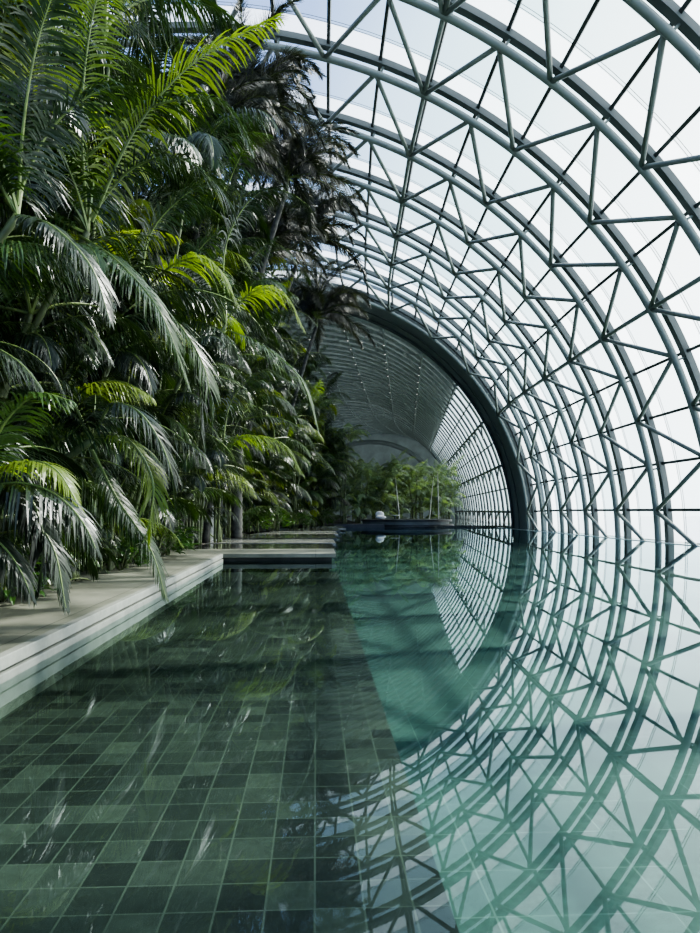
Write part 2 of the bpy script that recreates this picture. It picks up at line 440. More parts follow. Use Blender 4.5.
wp = [(-2.80, -6), (16.6, -6), (16.6, 13), (16.7, 22), (16.85, 32), (17.2, 42), (17.4, 50), (17.5, 55), (17.3, 61.3), (17.3, 62), (-6.2, 62), (-6.2, 20.7), (-2.80, 20.7)]
w.v = [Vector((x, y, 0)) for x, y in wp]; w.f = [tuple(range(len(wp)))]
wo = w.build('pool_water', M['water']); tag(wo, 'still green pool water mirroring the arched glass vault', 'water', None, 'stuff')
# deck behind the camera and outer ground
struct('floor', MB().box(-28, 17, -30, -6, -0.3, 0.14), M['coping'])
struct('ground_outside', MB().box(-200, 260, -200, 400, -2.2, -1.9), M['rim'])
# coping: top slab, shadow gap, lower lip
cp = empty('pool_coping', (-3.2, 8, 0)); tag(cp, 'pale stone coping ledge along the left pool edge under the palms', 'coping', None, 'structure')
for nm, b, m in (('coping_top', (-4.9, XL-.1, -6, 20.98, 0.10, 0.215), 'coping'),
                 ('coping_nosing', (XL-.1, XL, -6, 20.98, 0.10, 0.218), 'coping_edge'),
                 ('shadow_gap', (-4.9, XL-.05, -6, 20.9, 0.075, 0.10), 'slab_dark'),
                 ('lower_lip', (-4.9, XL+.02, -6, 20.9, -0.32, 0.075), 'coping_edge')):
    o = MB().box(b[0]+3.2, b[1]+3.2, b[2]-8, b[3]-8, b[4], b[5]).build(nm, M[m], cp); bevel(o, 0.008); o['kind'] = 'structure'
# stepping slabs
slabs = [(21.02, 23.6, -4.9, 0.60, .22, 'coping', 'pale stone slab crossing the pool head, nearest of the wet walkway slabs'),
         (24.0, 28.2, -5.0, 0.66, .17, 'slab_dark', 'wet dark stone slab just behind the nearest pale slab'),
         (28.6, 32.4, -5.0, 0.80, .19, 'slab', 'pale wet stone slab in front of the bare palm trunk'),
         (32.9, 38.6, -5.0, 1.0, .21, 'slab_dark', 'dark wet stone slab level with the bare palm trunk'),
         (39.1, 44.6, -4.0, 1.25, .19, 'slab', 'pale stone slab just beyond the bare palm trunk'),
         (45.1, 51.0, -3.4, 1.6, .21, 'slab_dark', 'dark stone slab second from the far end of the walkway'),
         (51.5, 60.8, -2.6, 2.2, .19, 'slab', 'pale stone slab at the far end of the walkway')]
for y0, y1, x0, x1, z, m, lab in slabs:
    t = empty('walkway_slab', ((x0+x1)/2, (y0+y1)/2, 0)); tag(t, lab, 'slab', 'stone walkway slabs at the left')
    hx, hy = (x1-x0)/2, (y1-y0)/2
    o = MB().box(-hx, hx, -hy, hy, z-.12, z).build('top_slab', M[m], t); bevel(o, .01)
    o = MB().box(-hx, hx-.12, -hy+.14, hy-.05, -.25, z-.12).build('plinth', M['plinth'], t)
# planting bed
struct('planting_bed', MB().prism([(-30, -6), (-4.3, -6), (-3.72, 0), (-3.66, 20.6), (-4.3, 21.2), (-4.5, 34), (-3.4, 41), (-2.2, 46), (-1.0, 52), (1.2, 61), (-30, 61)], -0.3, 0.19), M['soil'])
struct('bed_far', MB().prism([(-30, 61.05), (1.2, 61.05), (2.6, 62.3), (4.2, 63.6), (4.2, 100), (10, 195), (-30, 195)], -0.3, 0.25), M['soil'])
struct('floor_far', MB().prism([(4.2, 62.3), (17.8, 62.3), (26, 119), (60, 195), (10, 195), (4.2, 100)], -0.3, 0.16), M['slab_dark'])
struct('ledge_far', MB().box(1.6, 6.0, 61.4, 62.6, 0.0, 0.30), M['deckdark'])
# left building wall with pale columns
struct('wall_left', MB().box(-17.3, -16.9, -10, 54.8, -0.3, 17.5), M['facade'])
for k in range(14):
    o = MB().box(-16.9, -16.7, -2+4*k, -1.8+4*k, 0, 17).build('wall_mullion', M['white']); o['kind'] = 'structure'
for (cxx, cyy, h) in ((-4.55, 31.0, 7.5), (-4.75, 33.6, 7.5), (-4.75, 30.2, 7.5)):
    c = empty('garden_column', (cxx, cyy, .1))
    MB().tube([(0, 0, 0), (0, 0, h)], 0.19, 16).build('shaft', M['white'], c, True)
    MB().box(-.26, .26, -.26, .26, 0, .12).build('base_block', M['white'], c)
    tag(c, {31.0: 'slim white column middle of three standing left of the bare palm trunk', 33.6: 'slim white column farthest back of three left of the bare palm trunk', 30.2: 'slim white column nearest the camera of three left of the bare trunk'}[cyy], 'column', 'white columns among the palms')

# raised dark platform with lounger and trees at pool end
pf = empty('pool_platform', (8.4, 65, 0)); tag(pf, 'low dark oval platform at the far end of the pool', 'platform')
def oval(rx, ry, z0, z1, n=48):
    return MB().prism([(rx*math.cos(2*PI*i/n), ry*math.sin(2*PI*i/n)) for i in range(n)], z0, z1)
oval(4.25, 3.1, 0.5, 0.68).build('deck_top', M['deckdark'], pf)
oval(4.0, 2.9, 0.24, 0.5).build('deck_skirt', M['portal'], pf)
oval(4.4, 3.25, 0.02, 0.24).build('deck_step', M['deckdark'], pf)
lg = empty('lounge_chair', (5.95, 64.3, 0.68)); lg.scale = (.75, .75, .75); tag(lg, 'rounded white lounge seat on the far dark platform', 'lounge chair')
def blob(cx, cy, cz, rx, ry, rz, n=16):
    m = MB(); m.grid(lambda u, v: (cx+rx*math.sin(PI*u)*math.cos(2*PI*v), cy+ry*math.sin(PI*u)*math.sin(2*PI*v), cz+rz*math.cos(PI*u)), 10, n); return m
blob(0, 0, .25, .65, .55, .26).build('seat_cushion', M['cushion'], lg, True)
blob(-.1, .35, .6, .55, .22, .42).build('back_cushion', M['cushion'], lg, True)
MB().tube([(0, 0, 0), (0, 0, .12)], .4, 16).build('base', M['deckdark'], lg)
tb = empty('coffee_table', (7.3, 64.6, 0.68)); tag(tb, 'low round pale table beside the white lounge seat', 'table')
MB().tube([(0, 0, .34), (0, 0, .40)], .42, 20).build('table_top', M['white'], tb)
MB().tube([(0, 0, 0), (0, 0, .34)], .07, 10).build('pedestal', M['steel_dark'], tb)
MB().tube([(0, 0, 0), (0, 0, .03)], .25, 16).build('foot', M['steel_dark'], tb)

# ------------------------------------------------------------------ palms
def bez_dir(e): return Vector((math.cos(e), 0, math.sin(e)))
def frond_mesh(name, m, e0, droop, npair=42, llen=0.30, lw=0.012, seed=0, plum=False, side=0.0):
    """unit-length frond along +X, arching under its weight; leaflets both sides (or all round when plumose)"""
    rnd = random.Random(seed)
    K = 24; pts = [Vector((0, 0, 0))]; dirs = []
    for i in range(K):
        s = (i+.5)/K
        e = rad(e0-droop*s**1.25); a = rad(side*s)
        d = Vector((math.cos(e)*math.cos(a), math.cos(e)*math.sin(a), math.sin(e)))
        dirs.append(d); pts.append(pts[-1]+d/K)
    dirs.append(dirs[-1])
    mb = MB(); mb.tube(pts, [0.011*(1-.85*i/K) for i in range(K+1)], 5)
    nr = len(mb.f)
    def at(s):
        f = min(K-1e-6, s*K); i = int(f); return pts[i].lerp(pts[i+1], f-i), dirs[i]
    def leaflet(p, d, n, ln, w, grav):
        # d = leaflet direction, n = blade normal
        st = [(0, .35), (.3, 1.0), (.68, .75), (1, .06)]
        b = len(mb.v); q = p.copy(); dd = d.copy(); prev = 0
        for t, ww in st:
            if t > 0:
                dd = (dd+Vector((0, 0, -1))*grav*(t-prev)*1.6).normalized(); q = q+dd*ln*(t-prev); prev = t
            sd = dd.cross(n)
            if sd.length < 1e-4: sd = Vector((0, 1, 0))
            sd.normalize()
            mb.v.append(q+sd*w*ww); mb.v.append(q-sd*w*ww)
        for k in range(3):
            mb.f.append((b+2*k, b+2*k+1, b+2*k+3, b+2*k+2))
    up0 = Vector((0, 0, 1))
    for i in range(npair):
        s = 0.13+0.87*(i+.5)/npair
        p, d = at(s)
        sidev = d.cross(up0); 
        if sidev.length < .05: sidev = Vector((0, 1, 0))
        sidev.normalize(); n = sidev.cross(d).normalized()
        prof = (math.sin(PI*min(1, (s-.02)**.75))*.85+.15)
        ln = llen*prof*rnd.uniform(.88, 1.08)
        ang = rad(64-34*s+rnd.uniform(-6, 6))
        if plum:
            for q in range(4):
                ro = rnd.uniform(0, 2*PI); lat = sidev*math.cos(ro)+n*math.sin(ro)
                dd = (d*math.cos(ang)+lat*math.sin(ang)).normalized()
                leaflet(p, dd, d.cross(dd).cross(dd)*1.0 if False else d, ln*rnd.uniform(.7, 1.1), lw, rnd.uniform(.15, .5))
        else:
            for sg in (-1, 1):
                vee = rad(rnd.uniform(12, 30))
                lat = (sidev*sg*math.cos(vee)+n*math.sin(vee)).normalized()
                dd = (d*math.cos(ang)+lat*math.sin(ang)).normalized()
                leaflet(p+d*rnd.uniform(-.004, .004), dd, (n+sidev*sg*-.25+d*rnd.uniform(-.15, .15)).normalized(), ln, lw, rnd.uniform(.7, 1.5))
    me = mb.mesh(name, M['rachis']); me.materials.append(m)
    me.polygons.foreach_set('material_index', [0 if i < nr else 1 for i in range(len(me.polygons))])
    me.update(); return me
FR = {}
def fset(key, m, **kw):
    shapes = [(80, 55), (72, 85), (62, 105), (50, 110), (35, 95), (15, 85), (66, 135)]
    FR[key] = [frond_mesh('frond', M[m], e, d, seed=i*7+len(key), side=(-18, 14, 0, 22, -12, 8, -20)[i], **kw) for i, (e, d) in enumerate(shapes)]
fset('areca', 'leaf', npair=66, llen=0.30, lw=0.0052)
fset('young', 'leaf_sunlit', npair=66, llen=0.30, lw=0.0052)  # same frond shapes with the sunlit look painted into the leaf colour
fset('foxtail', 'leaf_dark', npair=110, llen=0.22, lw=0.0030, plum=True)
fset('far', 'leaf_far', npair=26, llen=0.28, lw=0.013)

def add_frond(parent, key, v, p, az, L_, roll=0.0, tilt=0.0):
    o = bpy.data.objects.new('frond', FR[key][v]); C.objects.link(o); o.parent = parent
    o.location = p; o.rotation_euler = (roll, tilt, az); o.scale = (L_, L_, L_)
    return o
def trunk_pts(h, lean, az, bend=1.6, n=10):
    return [Vector((math.cos(az)*lean*(i/n)**bend, math.sin(az)*lean*(i/n)**bend, h*i/n)) for i in range(n+1)]
def ringed(mb, pts, r0, r1, n=9):
    q = []; rs = []
    K = len(pts)-1
    m = K*5
    for i in range(m+1):
        f = i/5; a = min(K-1, int(f)); q.append(pts[a].lerp(pts[a+1], f-a)); t = i/m
        rs.append((r0+(r1-r0)*t)*(1.07 if i % 2 else .96))
    mb.tube(q, rs, n)
def areca(name, label, group, x, y, h, seed, nst=5, FL=2.4, bright=0.15, key='areca', spread=.9, per=7, z0=.18, cat='palm', basal=12):
    rnd = random.Random(seed)
    t = empty(name, (x, y, z0)); tag(t, label, cat, group)
    for s in range(nst):
        hh = h*rnd.uniform(.5, 1.0) if s else h
        if hh < 1.2: hh = rnd.uniform(.3, 1.2)
        az = rnd.uniform(0, 2*PI); lean = rnd.uniform(.1, .12*h+.3)*spread; off = Vector((rnd.uniform(-.35, .35), rnd.uniform(-.35, .35), 0))
        tp = [p+off for p in trunk_pts(max(.25, hh-FL*.5), lean, az)]
        mb = MB(); ringed(mb, tp, .055 if key != 'far' else .08, .035, 7)
        mb.build('cane', M['cane'], t, True)
        top = tp[-1]; a0 = rnd.uniform(0, 2*PI)
        for f in range(per):
            az = a0+f*2.4+rnd.uniform(-.3, .3)
            v = [0, 1, 2, 3, 4, 5, 6][min(6, int(f*7/per))] if rnd.random() < .7 else rnd.randrange(7)
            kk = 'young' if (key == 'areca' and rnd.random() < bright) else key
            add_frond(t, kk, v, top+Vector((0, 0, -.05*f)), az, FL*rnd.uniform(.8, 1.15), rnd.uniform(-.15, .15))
    for f in range(basal):
        az = f*2.4+rnd.uniform(-.4, .4); zz = rnd.uniform(.2, min(3.2, h*.5))
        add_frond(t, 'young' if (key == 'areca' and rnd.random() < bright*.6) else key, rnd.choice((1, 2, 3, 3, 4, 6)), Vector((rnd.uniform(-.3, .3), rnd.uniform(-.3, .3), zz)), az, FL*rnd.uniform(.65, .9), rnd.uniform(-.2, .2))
    return t
def tallpalm(name, label, x, y, h, seed, key='foxtail', FL=3.0, r=.2, nf=16, group=None, lean=.4, z0=.18, laz=None):
    rnd = random.Random(seed)
    t = empty(name, (x, y, z0)); tag(t, label, 'palm', group)
    tp = trunk_pts(h, lean, rnd.uniform(0, 2*PI) if laz is None else laz, 1.4, 12)
    mb = MB(); ringed(mb, tp, r*1.15, r*.8, 14); mb.build('trunk', M['trunk'], t, True)
    top = tp[-1]
    MB().tube([top-Vector((0, 0, .05)), top+Vector((0, 0, .5)), top+Vector((0, 0, 1.1))], [r*.8, r*.75, r*.3], 12).build('crownshaft', M['cane'], t, True)
    for f in range(nf):
        az = f*2.4+rnd.uniform(-.3, .3); v = min(6, int(f*7/nf))
        if v in (0,): v = 1
        if key == 'foxtail' and f % 3 == 0: v = 6
        add_frond(t, key, v, top+Vector((0, 0, .9-.5*f/nf)), az, FL*rnd.uniform(.85, 1.1), rnd.uniform(-.2, .2))
    return t

# front row along the coping: (x, y, height, stems, frond length, bright share)
front = [(-4.9, 4.6, 3.2, 5, 1.7, .1), (-5.0, 6.2, 7.6, 6, 2.3, .08), (-4.9, 8.0, 4.2, 6, 2.1, .1), (-4.9, 9.6, 9.6, 7, 2.7, .15),
         (-4.7, 11.4, 5.8, 6, 2.3, .1), (-4.7, 13.2, 12.2, 7, 3.1, .25), (-4.7, 15.4, 7.4, 6, 2.6, .1), (-4.5, 17.4, 12.8, 6, 2.9, .18),
         (-4.9, 20.4, 6.4, 6, 2.4, .1), (-5.0, 23.2, 13.0, 6, 2.9, .12), (-5.7, 27.0, 9.6, 6, 3.0, .1), (-5.6, 31.2, 13.6, 6, 3.2, .14)]
desc = ['low', 'tall', 'short bushy', 'tall arching', 'mid-height bushy', 'towering bright-fronded', 'mid-height arching', 'towering', 'low bushy', 'towering drooping', 'broad mid-height', 'high-crowned']
for i, (x, y, h, ns, fl, br_) in enumerate(front):
    areca('areca_palm', '%s areca palm at the coping, %s of the front row from the camera' % (desc[i], (ordn+['eleventh', 'twelfth'])[i]),
          'areca palms in the front row', x, y, h, 100+i, ns, fl, br_, per=7 if h > 4 else 6, basal=12 if y < 22 else 2)
def path_frond_mesh(pts_w, key_m, llen, seed, npair=62, lw=.017):
    rnd = random.Random(seed); ctr = [Vector(p) for p in pts_w]
    ext = [ctr[0]*2-ctr[1]]+ctr+[ctr[-1]*2-ctr[-2]]; pts = []
    for i in range(1, len(ext)-2):
        for k in range(8):
            t = k/8; p0, p1, p2, p3 = ext[i-1:i+3]
            pts.append(.5*((2*p1)+(p2-p0)*t+(2*p0-5*p1+4*p2-p3)*t*t+(3*p1-p0-3*p2+p3)*t**3))
    pts.append(ctr[-1]); K = len(pts)-1
    mb = MB(); mb.tube(pts, [.022*(1-.85*i/K) for i in range(K+1)], 6); nr = len(mb.f)
    for i in range(npair):
        s = .10+.9*(i+.5)/npair; f = min(K-1e-6, s*K); a = int(f); p = pts[a].lerp(pts[a+1], f-a); d = (pts[a+1]-pts[a]).normalized()
        sv = d.cross(Vector((0, 0, 1)))
        if sv.length < .25: sv = (sv+Vector((.3, -.9, 0))*.5)
        sv.normalize(); n = sv.cross(d).normalized()
        ln = llen*(math.sin(PI*min(1, s**.8))*.8+.2)*rnd.uniform(.9, 1.08); ang = rad(62-32*s+rnd.uniform(-5, 5))
        for sg in (-1, 1):
            vee = rad(rnd.uniform(8, 26)); lat = sv*sg*math.cos(vee)+n*math.sin(vee); dd = (d*math.cos(ang)+lat*math.sin(ang)).normalized()
            nn = (n-sv*sg*.25+d*rnd.uniform(-.15, .15)).normalized(); g = rnd.uniform(.5, 1.1); q = p.copy(); b = len(mb.v); pv = 0
            for t, ww in ((0, .35), (.22, .95), (.48, 1.0), (.76, .62), (1, .05)):
                if t: dd = (dd+Vector((0, 0, -1))*g*(t-pv)*1.6).normalized(); q = q+dd*ln*(t-pv); pv = t
                w_ = dd.cross(nn)
                if w_.length < 1e-3: w_ = Vector((0, 1, 0))
                w_.normalize(); mb.v.append(q+w_*lw*ww); mb.v.append(q-w_*lw*ww)
            for k in range(4): mb.f.append((b+2*k, b+2*k+1, b+2*k+3, b+2*k+2))
    me = mb.mesh('frond', M['rachis']); me.materials.append(M[key_m])
    me.polygons.foreach_set('material_index', [0 if i < nr else 1 for i in range(len(me.polygons))]); me.update(); return me
_yaw = math.atan(34/700); _pit = math.atan(44/math.hypot(700, 34))
_F = Vector((math.sin(_yaw)*math.cos(_pit), math.cos(_yaw)*math.cos(_pit), math.sin(_pit))); _R = Vector((math.cos(_yaw), -math.sin(_yaw), 0)); _U = _R.cross(_F)
def at(u, v, d):
    r = _F+_R*(u-350)/700+_U*(466.5-v)/700; r = r*(d/r.y); return Vector((r.x, r.y, r.z+EYE))
# large leaning palms whose long fronds reach out over the pool: label, base, crown, fronds (points along each rachis, depth runs with them)
hero = [
 ('tall leaning areca palm at the upper left with bright arching fronds', (-4.75, 9.0), (88, 232, 8.8), [
   ([(92, 222, 8.8), (135, 130, 8.6), (195, 62, 8.5), (278, 16, 8.6)], 'leaf_sunlit', .75),
   ([(84, 160, 8.9), (140, 112, 8.6), (198, 98, 8.4), (232, 112, 8.3), (252, 150, 8.3)], 'leaf', .62),
   ([(86, 215, 8.9), (82, 110, 8.6), (92, 20, 8.3), (112, -50, 8.1)], 'leaf_sunlit', .6),
   ([(80, 236, 8.8), (118, 262, 8.4), (160, 312, 8.1), (188, 385, 8.0)], 'leaf', .62),
   ([(84, 225, 8.9), (130, 170, 8.8), (180, 158, 8.6), (222, 190, 8.5), (240, 232, 8.5)], 'leaf', .55),
   ([(84, 232, 8.8), (40, 215, 8.4), (0, 240, 8.0)], 'leaf', .6)]),
 ('tall dark areca palm at the far upper left, its big fronds fanning upward', (-4.9, 6.9), (18, 215, 6.9), [
   ([(18, 205, 6.9), (24, 120, 6.7), (38, 40, 6.5), (62, -30, 6.3)], 'leaf', .62),
   ([(16, 200, 6.9), (50, 130, 6.9), (100, 90, 6.9), (150, 85, 6.9)], 'leaf', .5),
   ([(14, 215, 6.9), (50, 225, 6.6), (90, 265, 6.4), (110, 320, 6.3)], 'leaf', .5),
   ([(14, 210, 6.9), (-20, 150, 6.6), (-60, 120, 6.4)], 'leaf', .5)]),
 ('areca palm left of centre with one yellow-green fan frond at mid height', (-4.6, 12.2), (140, 300, 12.0), [
   ([(142, 292, 12.0), (178, 262, 11.7), (212, 262, 11.5), (238, 305, 11.4)], 'leaf_sunlit', .75),
   ([(140, 296, 12.0), (150, 235, 12.0), (185, 195, 11.9), (220, 180, 11.8)], 'leaf', .7),
   ([(140, 300, 12.0), (175, 320, 11.7), (205, 370, 11.4), (212, 430, 11.3)], 'leaf', .7),
   ([(140, 300, 12.0), (110, 330, 11.6), (92, 390, 11.3)], 'leaf', .7)]),
 ('areca palm near the picture middle with a bright drooping frond at its right', (-4.5, 15.8), (226, 325, 15.6), [
   ([(228, 318, 15.6), (252, 292, 15.4), (282, 292, 15.2), (303, 328, 15.1)], 'leaf_sunlit', .8),
   ([(226, 322, 15.6), (225, 250, 15.6), (250, 200, 15.5), (285, 185, 15.4)], 'leaf', .8),
   ([(228, 330, 15.6), (262, 345, 15.3), (300, 378, 15.1), (318, 430, 15.0)], 'leaf', .85),
   ([(226, 330, 15.6), (205, 360, 15.2), (200, 420, 15.0), (206, 470, 14.9)], 'leaf', .8)]),
 ('low areca palm overhanging the coping with a bright yellow-green hanging frond', (-4.5, 8.2), (92, 440, 8.1), [
   ([(95, 436, 8.1), (128, 440, 7.9), (152, 478, 7.7), (150, 520, 7.6), (141, 552, 7.6)], 'leaf_sunlit', .42),
   ([(92, 440, 8.1), (112, 405, 8.0), (142, 415, 7.8), (168, 460, 7.7), (176, 510, 7.7)], 'leaf', .5),
   ([(90, 440, 8.1), (70, 400, 7.9), (35, 395, 7.7), (5, 425, 7.6)], 'leaf', .5),
   ([(92, 450, 8.1), (118, 500, 7.8), (150, 548, 7.6), (166, 598, 7.5)], 'leaf', .4)]),
 ('low areca palm at the left edge drooping silvery fronds over the coping', (-4.3, 6.6), (-12, 480, 6.5), [
   ([(-10, 478, 6.5), (20, 462, 6.3), (56, 470, 6.1), (86, 520, 6.0)], 'leaf_sunlit', .36),
   ([(-12, 485, 6.5), (24, 490, 6.3), (44, 540, 6.1), (34, 600, 6.05)], 'leaf', .42),
   ([(-12, 485, 6.5), (16, 500, 6.3), (52, 545, 6.1), (66, 608, 6.0)], 'leaf', .36),
   ([(-12, 480, 6.5), (0, 430, 6.3), (35, 395, 6.2), (70, 400, 6.1)], 'leaf', .42)]),
 ('areca palm beside the bare trunk with a low bright fan frond', (-4.5, 20.2), (222, 452, 20.0), [
   ([(222, 450, 20.0), (245, 436, 19.8), (280, 442, 19.6), (303, 474, 19.5)], 'leaf_sunlit', .95),
   ([(222, 448, 20.0), (232, 400, 20.0), (262, 372, 19.8), (298, 385, 19.6)], 'leaf', .95),
   ([(222, 452, 20.0), (205, 425, 19.8), (180, 430, 19.6), (168, 470, 19.5)], 'leaf', .9)]),
]
for hi, (lab, bxy, cr_, frs) in enumerate(hero):
    base = Vector((bxy[0], bxy[1], .18)); t = empty('areca_palm', base); tag(t, lab, 'palm', None)
    top = at(*cr_)-base
    for q, (ox, oy) in enumerate(((0, 0), (.25, .2), (-.25, .15))):
        f = 1-.22*q
        pp = [Vector((ox+(top.x*(i/10)**1.5-ox*(i/10) if q == 0 else top.x*.5*(i/10)**1.5), oy*(1-i/10)+top.y*i/10, top.z*f*i/10)) for i in range(11)]
        mb = MB(); ringed(mb, pp, .06, .04, 8); mb.build('cane', M['cane'], t, True)
        if q:
            for k in range(6): add_frond(t, 'areca', (k+1) % 7, pp[-1], k*2.4+hi, 2.1)
    for k, (pw, mk, ll) in enumerate(frs):
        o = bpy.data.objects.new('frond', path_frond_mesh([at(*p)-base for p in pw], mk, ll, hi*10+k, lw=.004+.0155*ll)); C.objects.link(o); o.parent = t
    for k in range(6): add_frond(t, 'areca', (1, 2, 3, 6, 2, 1)[k], top, PI*.55+k*.5, min(2.4, max(1.2, top.z*.45)))
mid = [(-7.2, 5.5, 7.5), (-7.0, 8.6, 10.5), (-7.4, 11.8, 9.0), (-6.8, 14.6, 13.5), (-7.3, 17.8, 10.5), (-6.9, 21.2, 15.2), (-7.6, 25.0, 11.0), (-7.2, 29.0, 15.5), (-7.8, 33.5, 11.5), (-7.0, 38.0, 15), (-7.4, 43.0, 12), (-6.2, 47.5, 15)]
mid += [(-6.1, 10.2, 11.5), (-6.3, 13.0, 14), (-5.9, 16.2, 15.6), (-6.1, 19.0, 16.4)]
mid.sort(key=lambda q: q[1])
for i, (x, y, h) in enumerate(mid):
    areca('areca_palm', '%s shaded areca palm, %s of the middle row counted from the camera' % (['mid-height', 'tall', 'bushy', 'towering'][i % 4], (ordn+['eleventh', 'twelfth', 'thirteenth', 'fourteenth', 'fifteenth', 'sixteenth'])[i]),
          'areca palms in the middle row', x, y, h, 200+i, 5, 2.9, .08, per=7, spread=1.3)
back = [(-10.5, 8.5, 11), (-10.8, 13, 14), (-10.2, 18, 15.5), (-10.6, 24, 16), (-10.5, 31, 16), (-10.6, 39, 16), (-10.5, 48, 15)]
for i, (x, y, h) in enumerate(back):
    areca('areca_palm', 'dim areca palm by the left wall, %s of the rear row from the camera' % ordn[i],
          'areca palms in the rear row', x, y, h, 300+i, 5, 3.3, .05, per=7, spread=1.5)
# palms further along, where the bed swings to the right
farp = [(-4.4, 38.8, 9.5), (-3.7, 42.2, 5.5), (-4.3, 43.4, 13.4), (-2.7, 46.2, 8.0), (-3.0, 48.4, 14.0), (-1.7, 50.2, 10.0), (-0.7, 53.0, 6.6), (-1.6, 54.6, 14.2), (-0.3, 56.4, 11.0), (0.5, 58.6, 7.0), (0.2, 60.0, 13.0)]
fdesc = ['leafy', 'low leafy', 'tall', 'bushy', 'towering', 'broad', 'low', 'towering', 'tall', 'low', 'high-crowned']
for i, (x, y, h) in enumerate(farp):
    areca('areca_palm', '%s areca palm beside the far walkway, %s beyond the bare trunk' % (fdesc[i], (ordn+['eleventh'])[i]),
          'areca palms beside the walkway', x, y, h, 400+i, 7, 3.0, .12, per=8)
# leafy clumps leaning out between the foxtail trunks
lean = [(-4.9, 25.6, 7.0), (-4.8, 28.0, 11.5), (-4.7, 33.2, 9.4), (-4.6, 36.6, 12.4), (-4.5, 40.6, 11.0), (-4.7, 26.6, 13.6), (-4.3, 23.9, 14.6), (-4.2, 29.4, 14.0), (-4.0, 34.6, 15.6)]
rank = [sorted(q[1] for q in lean).index(q[1]) for q in lean]
for i, (x, y, h) in enumerate(lean):
    areca('areca_palm', '%s areca palm leaning over the near walkway slabs, %s beyond the coping end' % (['bushy', 'tall', 'mid-height', 'towering', 'tall', 'high-crowned', 'high-crowned', 'towering', 'towering'][i], (ordn+['eleventh'])[rank[i]]),
          'areca palms over the near walkway slabs', x, y, h, 600+i, 7, 3.3, .12, per=8, spread=1.2, basal=3)
under = [(-6.0, 4.8), (-6.1, 7.2), (-5.9, 9.2), (-6.0, 11.2), (-5.8, 13.2), (-5.9, 15.4), (-5.7, 17.6), (-6.0, 19.6), (-6.3, 22.6), (-6.4, 25.4), (-8.6, 7.2), (-8.8, 10.6), (-8.8, 14.2), (-8.7, 18), (-8.9, 22), (-9.0, 27)]
for yy_ in (3.6, 5.4, 7.4, 9.0, 10.8, 12.6, 14.4, 16.4): under.append((-4.75-.1*(yy_ % 1), yy_))
for i, (x, y) in enumerate(under):
    areca('young_palm', 'low dark young palm filling the shade under the taller areca palms', 'young palms in the undergrowth', x, y, 1.5 if x > -5 else (3.6 if x > -8 else 5.5), 700+i, 3, 1.35 if x > -5 else 2.3, .05, per=5, basal=14)
# dark foxtail palms high against the glass, and the bare trunk beside the walkway
tallpalm('foxtail_palm', 'highest dark bristly foxtail palm crown, against the roof glass', -4.7, 24.5, 15.6, 11, FL=3.6, r=.13, nf=40, lean=2.2, laz=0.1)
tallpalm('foxtail_palm', 'dark foxtail palm crown hanging just below the highest dark crown', -4.5, 29.0, 14.9, 12, FL=3.9, r=.13, nf=40, lean=3.2, laz=0)
tallpalm('foxtail_palm', 'dark foxtail palm crown hanging in front of the portal top', -4.4, 36.9, 15.4, 14, FL=4.3, r=.13, nf=40, lean=3.6, laz=0)
tallpalm('foxtail_palm', 'lower dark foxtail palm crown hanging before the louvred far roof', -3.0, 44.6, 13.2, 15, FL=4.3, r=.13, nf=40, lean=3.0, laz=0)
tallpalm('foxtail_palm', 'dark foxtail palm crown deep in the foliage left of the highest dark crown', -4.9, 22.6, 12.8, 16, FL=3.4, r=.13, nf=36, lean=1.3, laz=0)
tallpalm('foxtail_palm', 'dark foxtail palm crown deep in the foliage beside the portal top', -4.6, 33.0, 13.0, 17, FL=3.8, r=.13, nf=36, lean=2.0, laz=0)
tallpalm('palm_tree', 'green palm with a bare straight grey trunk standing on the walkway slabs', -3.72, 33.3, 8.6, 13, key='areca', FL=2.8, r=.23, nf=14, lean=.05)

# far garden beyond the pool
rnd = random.Random(5)
fg = [(2.6, 66), (0.8, 70), (4.2, 72), (3.0, 79), (6.2, 78), (7.4, 86), (1.5, 86), (9.4, 80), (10.8, 89), (12.4, 82), (5.0, 92), (9.0, 98), (13.5, 97), (14.6, 88), (-1.5, 66), (-2.5, 75), (0, 95), (4.4, 69), (6.6, 71.5), (8.6, 74.5), (10.6, 76), (13.6, 76.5), (15.0, 80), (7.0, 75)]
def far_label(x, y): return None
for i, (x, y) in enumerate(fg):
    h = rnd.uniform(6.0, 8.6)*(1.25 if x < 3 else .85)
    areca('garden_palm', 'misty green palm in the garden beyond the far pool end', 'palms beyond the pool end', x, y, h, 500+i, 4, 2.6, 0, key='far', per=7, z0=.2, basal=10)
for i, (x, y, h) in enumerate([(8.2, 68.5, 4.6), (12.4, 70.5, 5.4), (11.6, 71.5, 4.8)]):
    t = empty('slender_tree', (x, y, .16)); tag(t, ['slender pale-trunked tree rising behind the white lounge seat', 'slender pale-trunked tree right of centre behind the platform', 'slender pale-trunked tree second from the right behind the platform'][i], 'tree', 'slender trees behind the platform')
    tp = trunk_pts(h, .5, i*2.0+2.4, 1.2)
    MB().tube(tp, [.075-.004*k for k in range(11)], 8).build('trunk', M['birch'], t, True)
    for f in range(9): add_frond(t, 'far', f % 6, tp[-1-(f % 2)], f*2.4, 1.5)

